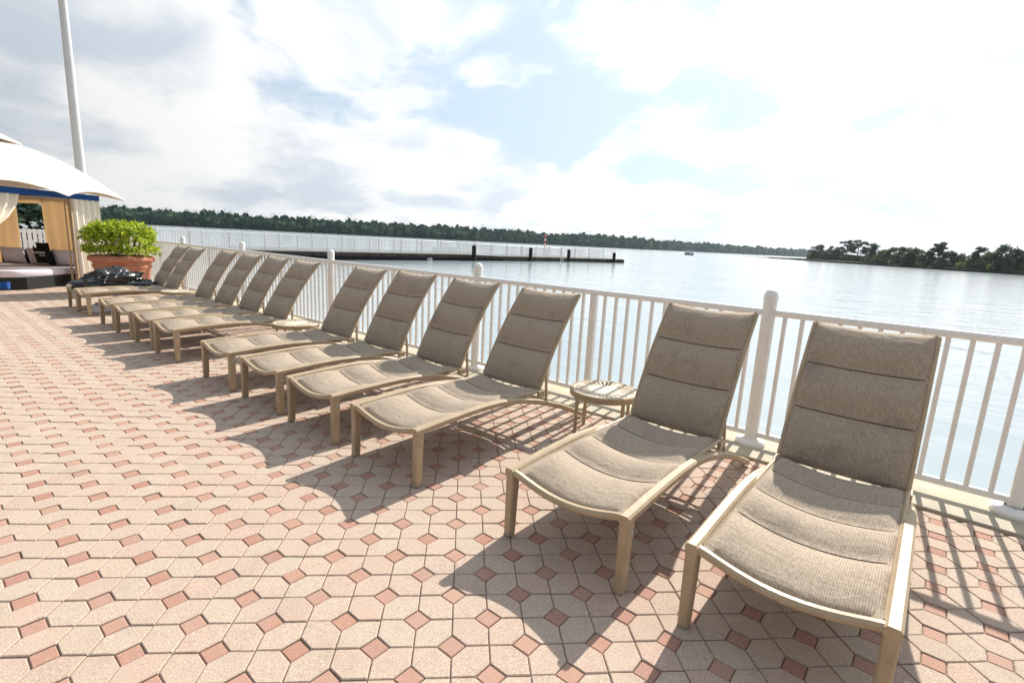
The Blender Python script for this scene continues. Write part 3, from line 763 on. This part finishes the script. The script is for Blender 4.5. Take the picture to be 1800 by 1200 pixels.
def cushion(name, mt, w_, h_, t_, parent, loc, rot, n=9):
    mbp = MB()
    for side in (1, -1):
        o = len(mbp.v)
        for i in range(n):
            for j in range(n):
                u = -1 + 2 * i / (n - 1); v = -1 + 2 * j / (n - 1)
                k = ((1 - u ** 4) * (1 - v ** 4)) ** 0.55
                pin = 1 - 0.06 * (1 - u * u) * abs(v) ** 3; pin2 = 1 - 0.06 * (1 - v * v) * abs(u) ** 3
                mbp.v.append((u * w_ / 2 * pin2, side * (t_ / 2 * k + .004), v * h_ / 2 * pin))
        for i in range(n - 1):
            for j in range(n - 1):
                a0 = o + i * n + j; f = (a0, a0 + n, a0 + n + 1, a0 + 1); mbp.f.append(f[::-1] if side > 0 else f)
    return mbp.build(name, mt, parent, 60, loc, rot)
for k, (y, w_) in enumerate(((0.78, 0.62), (0.10, 0.62), (-0.60, 0.62))):
    cushion('back_cushion', M['white_cloth'], w_, 0.40, 0.17, bed, (-1.24, y, 0.60), (R(-12), 0, R(-90)))
MB().bbox(-1.44, -1.38, -1.1, 1.18, 0.0, 0.74, .01).build('back_board', M['wicker'], bed)
cw = lambda x, y: Vector((-14.9, -0.38, 0)) + Vector((.571, -.821, 0)) * x + Vector((.821, .571, 0)) * y
p = cw(-1.04, 0.42)
pw = cushion('throw_pillow', M['black_cloth'], 0.44, 0.44, 0.15, None, (p.x, p.y, 0.625), (R(-14), 0, E1A + R(-90)))
tag(pw, 'square black throw pillow with white print standing on the white daybed', 'pillow')
for k, (x, z, w_, h_) in enumerate(((-0.12, .115, .06, .05), (-.045, .115, .06, .05), (.035, .115, .07, .05), (.115, .115, .06, .05), (-0.06, .045, .16, .02), (0.0, -.16, .30, .018))):
    for sgn in (1,):
        MB().box(x - w_ / 2, x + w_ / 2, 0.080, 0.083, z - h_ / 2, z + h_ / 2).build('printed_mark', M['print'], pw)
p = cw(-1.17, 0.30)
pk = cushion('throw_pillow', M['black_cloth'], 0.34, 0.42, 0.10, None, (p.x, p.y, 0.74), (R(-8), 0, E1A + R(-90)))
tag(pk, 'plain dark pillow peeking up behind the printed black pillow', 'pillow')
p = cw(-0.55, -1.25)
sdt = empty('low_cabinet', (p.x, p.y, 0), E1A); tag(sdt, 'low dark cabinet with brown top in the back corner of the cabana', 'cabinet')
MB().bbox(-.45, .45, -.12, .12, 0, .46, .006).build('body', M['wicker'], sdt); MB().bbox(-.48, .48, -.14, .14, .461, .49, .006).build('top', M['dark_wood'], sdt)

# ------------------------------------------------------------------ flagpole
fp = empty('flagpole', (-18.85, 2.3, 0)); tag(fp, 'tall white tapered metal pole rising behind the cabana', 'pole')
MB().lathe([(0.128, 0.0), (0.124, 3.0), (0.094, 9.0), (0.06, 15.0), (0.045, 17.0)], 20).build('shaft', M['pole_white'], fp, 60)
MB().lathe([(0.24, 0.0), (0.24, 0.04), (0.16, 0.10), (0.13, 0.16)], 20).build('base_collar', M['pole_white'], fp, 50)
MB().lathe([(0.02, 17.0), (0.09, 17.06), (0.11, 17.15), (0.09, 17.24), (0.005, 17.29)], 14).build('finial', M['pole_white'], fp, 60)

# ------------------------------------------------------------------ white picket fence and trees behind the cabana
pf = empty('picket_fence', (-24.5, 0, 0)); tag(pf, 'white flat-board picket fence seen through the cabana window', 'fence')
pk_ = MB().bbox(-.012, .012, -.055, .055, .06, 1.10, .004).mesh('picket'); pk_.materials.append(M['white_metal'])
for k in range(26): link('picket', pk_, pf, (0, -0.9 + k * .145, 0))
for z in (0.25, 1.02): MB().bbox(-.06, -.014, -1.0, 2.9, z - .05, z + .05, .004).build('rail', M['white_metal'], pf)
for y in (-.9, 1.0, 2.8): MB().bbox(.016, .10, y - .05, y + .05, 0, 1.22, .01).build('post', M['white_metal'], pf)

def tree(name, label, cat, loc, h, cw_, seed, leafm, kind='round', leaves=900, L=0.5, group=None, trunk_h=0.35, flat=0.8):
    rg = random.Random(seed); t = empty(name, loc); tag(t, label, cat, group)
    tk = MB(); top = h * 0.86
    tk.tube([(0, 0, -0.3), (rg.uniform(-.02, .02) * h, rg.uniform(-.02, .02) * h, h * .4), (rg.uniform(-.03, .03) * h, rg.uniform(-.03, .03) * h, top)], 0.026 * h + .03, 7, True, 0.007 * h + .01)
    clumps = []
    nc = {'round': 34, 'cypress': 18, 'column': 20, 'shrub': 12}[kind]
    for k in range(nc):
        a = rg.uniform(0, 2 * math.pi)
        if kind == 'cypress':
            z = h * (trunk_h + (0.97 - trunk_h) * (k / nc) ** 0.8); r_ = cw_ * (0.35 + 0.65 * math.sin(math.pi * min(1, .25 + .75 * k / nc))) * rg.uniform(.4, 1.0); cr_ = h * .085
        elif kind == 'column':
            z = h * (0.10 + 0.85 * k / nc); r_ = cw_ * rg.uniform(0, .6); cr_ = cw_ * .6
        elif kind == 'shrub':
            z = h * rg.uniform(.25, .75); r_ = cw_ * rg.uniform(.2, .8); cr_ = h * .3
        else:
            u = rg.uniform(0, 1); z = h * (trunk_h + (0.92 - trunk_h) * u); r_ = cw_ * math.sqrt(max(.05, 1 - (2 * u - .75) ** 2 / 1.7)) * rg.uniform(.35, 1.0); cr_ = h * .12
        c = Vector((r_ * math.cos(a), r_ * math.sin(a), z)); clumps.append((c, cr_))
        if kind != 'shrub': tk.tube([(0, 0, max(.1, z - r_ * .5)), tuple(c * 0.55 + Vector((0, 0, z * .42))), tuple(c)], .006 * h + .015, 4, False, .004)
    tk.build('trunk', M['bark'], t)
    q = MB()
    for k in range(leaves):
        c, cr_ = rg.choice(clumps)
        d = Vector((rg.gauss(0, 1), rg.gauss(0, 1), rg.gauss(0, 1))).normalized() * cr_ * rg.uniform(.45, 1.05)
        d.z *= flat
        ld = Vector((rg.gauss(0, 1), rg.gauss(0, 1), rg.gauss(0, .5)))
        q.leaf(c + d, ld, Vector((rg.gauss(0, .5), rg.gauss(0, .5), 1)), L * rg.uniform(.6, 1.3), L * rg.uniform(.4, .8))
    q.build('crown', leafm, t)
    return t
tree('shade_tree', 'dense dark green tree beyond the picket fence, seen through the cabana window', 'tree', (-28.5, 1.3, 0), 3.3, 2.0, 1, M['tree_leaf'], leaves=2600, L=.34, trunk_h=.08)
tree('shade_tree', 'dark green bushy tree at the far left behind the cabana roof', 'tree', (-30.5, -1.2, 0), 3.2, 2.0, 2, M['tree_leaf'], leaves=2400, L=.36, trunk_h=.08)

# ------------------------------------------------------------------ pier
pier = empty('pier', (-33.0, 0, 0)); tag(pier, 'long dark timber pier with white railings reaching out into the lake', 'pier')
PTS = [(0.0, 3.0, 0.16), (0.0, 33.0, 0.13), (0.0, 38.0, 0.02), (0.3, 49.0, -0.02), (2.7, 58.6, -0.02)]
def ppt(s_):
    acc = 0
    for a_, b_ in zip(PTS[:-1], PTS[1:]):
        a_ = Vector(a_); b_ = Vector(b_); L = (b_ - a_).length
        if s_ <= acc + L or b_ == Vector(PTS[-1]): return a_.lerp(b_, (s_ - acc) / L), (b_ - a_).normalized()
        acc += L
TOT = sum((Vector(b_) - Vector(a_)).length for a_, b_ in zip(PTS[:-1], PTS[1:]))
for a_, b_ in zip(PTS[:-1], PTS[1:]):
    MB().rect_sweep([(a_[0] - 1.0, a_[1], a_[2] - .03), (b_[0] - 1.0, b_[1], b_[2] - .03)], 2.1, 0.06, (1, 0, 0), .005).build('deck', M['pier_deck'], pier)
    if a_[1] < 34:
        MB().rect_sweep([(a_[0] + .02, a_[1], a_[2] - .19), (b_[0] + .02, b_[1], b_[2] - .19)], .10, .22, (1, 0, 0), .004).build('edge_beam', M['pier_wood'], pier)
        MB().rect_sweep([(a_[0] - 1.0, a_[1], a_[2] - .40), (b_[0] - 1.0, b_[1], b_[2] - .40)], 1.9, .60, (1, 0, 0), .004).build('under_frame_shade', M['pile'], pier)  # beams and the shade below them, drawn as one black block to the water
    else:
        MB().rect_sweep([(a_[0] - 1.0, a_[1], -.26), (b_[0] - 1.0, b_[1], -.26)], 2.3, .38, (1, 0, 0), .02).build('float', M['pier_wood'], pier)
        MB().rect_sweep([(a_[0] - 1.0, a_[1], -.44), (b_[0] - 1.0, b_[1], -.44)], 2.2, .2, (1, 0, 0), .02).build('float_keel', M['pile'], pier)
s_ = 0.4; k = 0
RH = 1.07
pp = MB().bbox(-.045, .045, -.045, .045, 0, RH + .10, .01).mesh('railing_post'); pp.materials.append(M['white_metal'])
for side in (0.06, -2.05):
    s_ = 0.4
    while s_ < TOT - 2.3:
        a_, d = ppt(s_); b_, _ = ppt(s_ + 2.35)
        link('railing_post', pp, pier, (a_.x + side, a_.y, a_.z), (0, 0, 0))
        q = MB()
        for z in (RH, .12): q.rect_sweep([(a_.x + side, a_.y + .05, a_.z + z), (b_.x + side, b_.y - .05, b_.z + z)], .05, .06, (1, 0, 0), .008)
        nb = 15
        for j in range(1, nb):
            c = a_.lerp(b_, j / nb); q.box(c.x + side - .010, c.x + side + .010, c.y - .011, c.y + .011, c.z + .12, c.z + RH)
        tag(q.build('railing_panel', M['white_metal'], pier), kind='stuff')
        s_ += 2.35
MB().bbox(.10, .13, 28.6, 31.6, .35, .75, .004).build('notice_board', M['white_metal'], pier)
# ladder on the float
q = MB()
for y in (47.0, 47.45): q.tube([(1.0, y, -.6), (1.0, y, .75), (.75, y, .82)], .03, 6)
for z in (-.3, -.05, .2): q.tube([(1.0, 47.0, z), (1.0, 47.45, z)], .02, 5)
q.build('ladder', M['white_metal'], pier)
PILES = ((834, 47.6, 0.90, 'black mooring pile standing at the end of the fixed pier'), (934, 54.4, 0.88, 'middle black mooring pile on the near side of the floating pier'), (1001, 58.2, 0.86, 'thick black mooring pile beside the white ladder on the pier'), (1081, 63.6, 0.70, 'short black mooring pile near the outer end of the pier'))
for x, D_, z, lab in PILES:
    p = at_depth(x, horizon_y(x), D_); o = empty('mooring_pile', (p.x, p.y, 0)); tag(o, lab, 'pile', 'mooring piles along the pier')
    MB().lathe([(.20, -1.6), (.20, z - .05), (.17, z)], 14).build('shaft', M['pile'], o, 50)
    MB().lathe([(.21, z - .02), (.20, z + .05), (.06, z + .13), (.005, z + .14)], 14).build('cap', M['pile'], o, 50)
p = at_depth(755, horizon_y(755), 44.2); bu = empty('mooring_buoy', (p.x, p.y, WZ)); tag(bu, 'white cylindrical float in the water against the dark pier side', 'buoy')
MB().tube([(-.2, -.16, .10), (.2, .16, .10)], .14, 14).build('drum', M['white_plastic'], bu, 50); MB().tube([(-.32, -.26, .10), (-.26, -.21, .10)], .15, 14).build('end_plate', M['white_plastic'], bu, 50)

# ------------------------------------------------------------------ beacon and boat
p = at_depth(958, horizon_y(958), 130.0); be = empty('channel_marker', (p.x, p.y, WZ)); tag(be, 'red and white banded channel marker standing in the lake beyond the pier', 'marker')
z = 0.0
for k in range(6): MB().lathe([(.25 - .01 * k, z + .002), (.25 - .01 * k, z + .62)], 16).build('band', M['red' if k % 2 else 'white_plastic'], be, 50); z += .625
MB().lathe([(.30, z), (.30, z + .08), (.10, z + .22), (.02, z + .3)], 16).build('cap', M['red'], be, 50)
p = at_depth(1212, horizon_y(1212), 225.0); bo = empty('pontoon_boat', (p.x, p.y, WZ), R(-38)); tag(bo, 'small pontoon boat with a pale canopy far out on the open lake', 'boat')
for y in (-.75, .75):
    MB().tube([(-2.1, y, .12), (-1.9, y, .12), (1.6, y, .12), (2.2, y, .28)], .28, 10).build('pontoon', M['grey_metal'], bo, 60)
MB().bbox(-2.0, 2.0, -1.05, 1.05, .40, .50, .02).build('deck', M['grey_metal'], bo)
MB().bbox(-1.9, 1.9, -1.0, -.94, .50, 1.05, .01).build('side_fence', M['pile'], bo); MB().bbox(-1.9, 1.9, .94, 1.0, .50, 1.05, .01).build('side_fence', M['pile'], bo)
MB().bbox(-1.9, -1.84, -.93, .93, .50, 1.05, .01).build('side_fence', M['pile'], bo)
MB().bbox(.9, 1.5, -.5, .5, .50, 1.25, .05).build('helm', M['white_plastic'], bo)
for x in (-1.4, 1.0):
    for y in (-.95, .95): MB().tube([(x, y, 1.0), (x * .9, y, 2.1)], .03, 6).build('canopy_pole', M['grey_metal'], bo)
MB().bbox(-1.7, 1.3, -1.05, 1.05, 2.1, 2.2, .04).build('canopy', M['white_plastic'], bo)
MB().bbox(-2.6, -2.1, -.22, .22, .1, .95, .06).build('outboard_motor', M['pile'], bo)

# ------------------------------------------------------------------ far shore
def interp(tab, x):
    for (x0, a0), (x1, a1) in zip(tab[:-1], tab[1:]):
        if x <= x1: return a0 + (a1 - a0) * max(0, (x - x0)) / (x1 - x0)
    return tab[-1][1]
DEP = [(-500, 470), (190, 560), (400, 600), (800, 660), (1000, 770), (1130, 800), (1200, 960), (1300, 1080), (1420, 1250), (1800, 1500), (2600, 1900)]
rg = random.Random(21); fo = MB(); land = MB()
base = []
x = -480
while x < 2500:
    D_ = interp(DEP, x); p = at_depth(x, horizon_y(x), D_); base.append((p.x, p.y))
    x += 40
fwd2 = Vector((cf.x, cf.y)).normalized()
rows = [[(bx - fwd2.x * 12, by - fwd2.y * 12, WZ - .5) for bx, by in base], [(bx, by, WZ + .6) for bx, by in base], [(bx + fwd2.x * 400, by + fwd2.y * 400, 2.0) for bx, by in base]]
land.loft(rows, False); tag(land.build('far_shore', M['land']), kind='structure')
x = -450.0
while x < 1480:
    D0 = interp(DEP, x)
    for row in range(4):
        D_ = D0 + 3 + row * 13 + rg.uniform(-5, 5); xx = x + rg.uniform(-4, 4)
        p = at_depth(xx, horizon_y(xx), D_)
        h = (12.0 + 2.0 * row + 3.5 * mnoise.noise(Vector((xx * .012, row, 0))) + rg.uniform(-2.5, 2.5)) * 1.05
        if rg.random() < .15: h *= 1.15
        wd = rg.uniform(2.8, 5.2)
        fo.blob((p.x, p.y, WZ + h * .28), wd * 1.0, wd * 1.0, h * .32, .5, rg.random() * 90, 6, 4)
        fo.blob((p.x + rg.uniform(-1.5, 1.5), p.y + rg.uniform(-1.5, 1.5), WZ + h * rg.uniform(.55, .66)), wd * rg.uniform(.8, 1.1), wd, h * .27, .6, rg.random() * 90, 7, 5)
        pine = rg.random() < .25
        for k in range(46):
            u = rg.random(); a = rg.uniform(0, 2 * math.pi)
            if pine: zz = h * (0.55 + .5 * u) if k > 12 else h * rg.uniform(.1, .6); rr = wd * .8 * math.sqrt(max(.02, 1 - ((zz / h) - .8) ** 2 / .09)) if k > 12 else wd * .5
            else: zz = h * (.05 + .95 * u); rr = wd * math.sqrt(max(.03, 1 - (2 * u - .8) ** 2 / 1.5))
            rr *= rg.uniform(.5, .95); L = rg.uniform(.9, 1.8)
            fo.leaf(Vector((p.x + rr * math.cos(a), p.y + rr * math.sin(a), WZ + zz)), Vector((math.cos(a), math.sin(a), rg.uniform(-.6, .35))) + Vector((rg.gauss(0, .6), rg.gauss(0, .6), 0)), Vector((math.cos(a), math.sin(a), 1.2)), L, L * .75)
    x += 4.2 * 600 / D0
tag(fo.build('far_forest', M['forest']), 'continuous wooded treeline on the far shore of the lake', 'forest', kind='stuff')

# ------------------------------------------------------------------ island
ISL = [(1352, 275), (1420, 250), (1489, 228), (1578, 175), (1689, 152), (1800, 131), (1950, 118), (2300, 110)]
pts = []
for x in range(1352, 2320, 24):
    D_ = interp(ISL, x); p = at_depth(x, horizon_y(x), D_); pts.append(p)
isl = MB()
isl.loft([[(p.x - fwd2.x * 1.5, p.y - fwd2.y * 1.5, WZ - .3) for p in pts], [(p.x, p.y, WZ + .25) for p in pts], [(p.x + fwd2.x * 8, p.y + fwd2.y * 8, WZ + .7) for p in pts], [(p.x + fwd2.x * 60, p.y + fwd2.y * 60, WZ + .5) for p in pts]], False)
tag(isl.build('island', M['land']), kind='structure')
rd = MB(); rg = random.Random(8)
x = 1356.0
while x < 2250:
    D_ = interp(ISL, x)
    for k in range(5):
        p = at_depth(x + rg.uniform(-2, 2), horizon_y(x), D_ + rg.uniform(0.1, 4.0)); hh = rg.uniform(.6, 1.35) * (0.35 + .65 * min(1, (x - 1352) / 90))
        rd.leaf(Vector((p.x, p.y, WZ + .1)), Vector((rg.gauss(0, .15), rg.gauss(0, .15), 1)), -cf, hh, .55)
    x += 150.0 / D_ * 1.3
tag(rd.build('reed_belt', M['reed']), 'dark belt of reeds along the island waterline', 'reeds', kind='stuff')
th = MB(); rg = random.Random(77); x = 1424.0
while x < 2250:
    D_ = interp(ISL, x) + rg.uniform(4, 16); p = at_depth(x, horizon_y(x), D_); hh = 3.3 + 1.5 * mnoise.noise(Vector((x * .03, 4, 0))) + 1.4 * min(1, max(0, (D_ - 120) / 120))
    th.blob((p.x, p.y, WZ + hh * .4), 1.5, 1.5, hh * .42, .5, rg.random() * 50, 6, 4)
    for k in range(60):
        a = rg.uniform(0, 2 * math.pi); u = rg.random(); rr = 1.9 * math.sqrt(max(.05, 1 - (2 * u - .7) ** 2 / 1.7)) * rg.uniform(.7, 1.05)
        th.leaf(Vector((p.x + rr * math.cos(a), p.y + rr * math.sin(a), WZ + .2 + hh * u)), Vector((math.cos(a), math.sin(a), rg.uniform(-.4, .7))), Vector((math.cos(a), math.sin(a), 1)), rg.uniform(.45, .9), rg.uniform(.35, .6))
    x += 1.5 / D_ * FPX * .8
tag(th.build('island_thicket', M['olive_leaf']), 'dense green undergrowth filling the island between its trees', 'undergrowth', kind='stuff')
IT = [  # px, extra depth, height, half width, kind, leaf, label
    (1436, 6, 7.6, 3.0, 'round', 'cypress_leaf', 'rounded dark tree at the left tip of the island'),
    (1463, 8, 7.2, 3.1, 'round', 'cypress_leaf', 'second dark rounded tree from the left tip of the island'),
    (1486, 10, 9.8, 3.0, 'cypress', 'cypress_leaf', 'left one of the paired flat-topped cypresses on the island'),
    (1507, 9, 9.6, 3.0, 'cypress', 'cypress_leaf', 'right one of the paired flat-topped cypresses on the island'),
    (1474, 14, 7.0, 2.6, 'round', 'olive_leaf', 'olive tree filling the gap behind the paired cypresses'),
    (1532, 6, 8.0, 1.4, 'column', 'cypress_leaf', 'narrow dark columnar tree right of the paired cypresses'),
    (1520, 12, 6.8, 2.6, 'round', 'cypress_leaf', 'dark tree tucked behind the narrow columnar tree'),
    (1552, 7, 5.4, 2.4, 'round', 'olive_leaf', 'low grey-green tree just right of the columnar tree'),
    (1568, 10, 6.4, 2.3, 'round', 'olive_leaf', 'yellowish broad tree at the left of the island middle'),
    (1589, 10, 6.6, 2.4, 'round', 'olive_leaf', 'yellowish domed tree in the middle of the island'),
    (1610, 10, 6.3, 2.3, 'round', 'olive_leaf', 'yellowish tree right of the island middle'),
    (1598, 3, 4.5, 1.6, 'round', 'cypress_leaf', 'small dark tree at the water before the yellowish trees'),
    (1630, 6, 5.6, 1.8, 'round', 'cypress_leaf', 'dark mid-height tree left of the lone cypress'),
    (1649, 4, 8.0, 2.0, 'cypress', 'cypress_leaf', 'lone flat-topped cypress with a bare trunk on the island'),
    (1668, 8, 5.6, 2.2, 'round', 'cypress_leaf', 'low dark tree right of the lone cypress'),
    (1688, 10, 5.0, 2.2, 'round', 'olive_leaf', 'low olive tree in the dip of the island skyline'),
    (1716, 5, 6.8, 2.2, 'round', 'cypress_leaf', 'broad layered dark tree left of the tallest right-hand cypress'),
    (1736, 9, 5.4, 2.0, 'round', 'olive_leaf', 'small olive tree between the two big right-hand trees'),
    (1756, 4, 7.4, 2.1, 'round', 'cypress_leaf', 'tall dark spreading cypress near the right edge of the picture'),
    (1784, 4, 6.3, 1.9, 'round', 'cypress_leaf', 'dark tree cut by the right edge of the picture'),
    (1800, 8, 6.2, 2.0, 'round', 'olive_leaf', 'olive tree at the very right edge behind the dark one'),
]
for k, (x, ex, h, hw, kind, lf, lab) in enumerate(IT):
    D_ = interp(ISL, x) + ex; p = at_depth(x, horizon_y(x), D_)
    tree('island_tree', lab, 'tree', (p.x, p.y, WZ + .5), h, hw * 1.3, 40 + k, M[lf], kind, 2200, .66, 'trees on the island', trunk_h=.02 if kind == 'round' else .45, flat=.45 if kind == 'cypress' else .8)
for k, (x, h, hw, lf, lab) in enumerate(((1436, 1.5, 2.2, 'bright_leaf', 'bright bush at the left tip of the island'), (1549, 2.6, 1.6, 'olive_leaf', 'grey-green bush under the narrow columnar tree'), (1570, 2.4, 1.7, 'bright_leaf', 'bright yellow-green bush left of the island middle'), (1620, 2.0, 1.3, 'olive_leaf', 'low bush at the waterline left of the lone cypress'), (1663, 2.6, 1.5, 'cypress_leaf', 'dark bush under the lone cypress'), (1689, 2.5, 1.5, 'bright_leaf', 'bright green bush in the dip right of the lone cypress'), (1725, 2.6, 1.5, 'cypress_leaf', 'dark bush at the foot of the broad layered tree'), (1743, 2.2, 1.0, 'bright_leaf', 'bright bush left of the tall spreading cypress'), (1775, 2.0, 1.0, 'olive_leaf', 'bush at the waterline near the right edge'))):
    D_ = interp(ISL, x) + 1.5; p = at_depth(x, horizon_y(x), D_)
    tree('island_bush', lab, 'bush', (p.x, p.y, WZ + .3), h, hw, 80 + k, M[lf], 'shrub', 500, .4, 'bushes along the island waterline')

# ------------------------------------------------------------------ haze over the lake
hz = MB().box(-2700, 1600, -700, 3300, -2.8, 26.0)
hm = bpy.data.materials.new('haze air'); hm.use_nodes = True; hn = hm.node_tree.nodes; hn.clear()
ho = hn.new('ShaderNodeOutputMaterial'); hv = hn.new('ShaderNodeVolumePrincipled'); hv.inputs['Color'].default_value = (0.74, 0.87, 1.0, 1); hv.inputs['Density'].default_value = 0.00010; hv.inputs['Anisotropy'].default_value = 0.72
hm.node_tree.links.new(hv.outputs[0], ho.inputs['Volume'])
tag(hz.build('haze', hm), 'thin pale haze in the air over the lake', 'haze', kind='stuff')
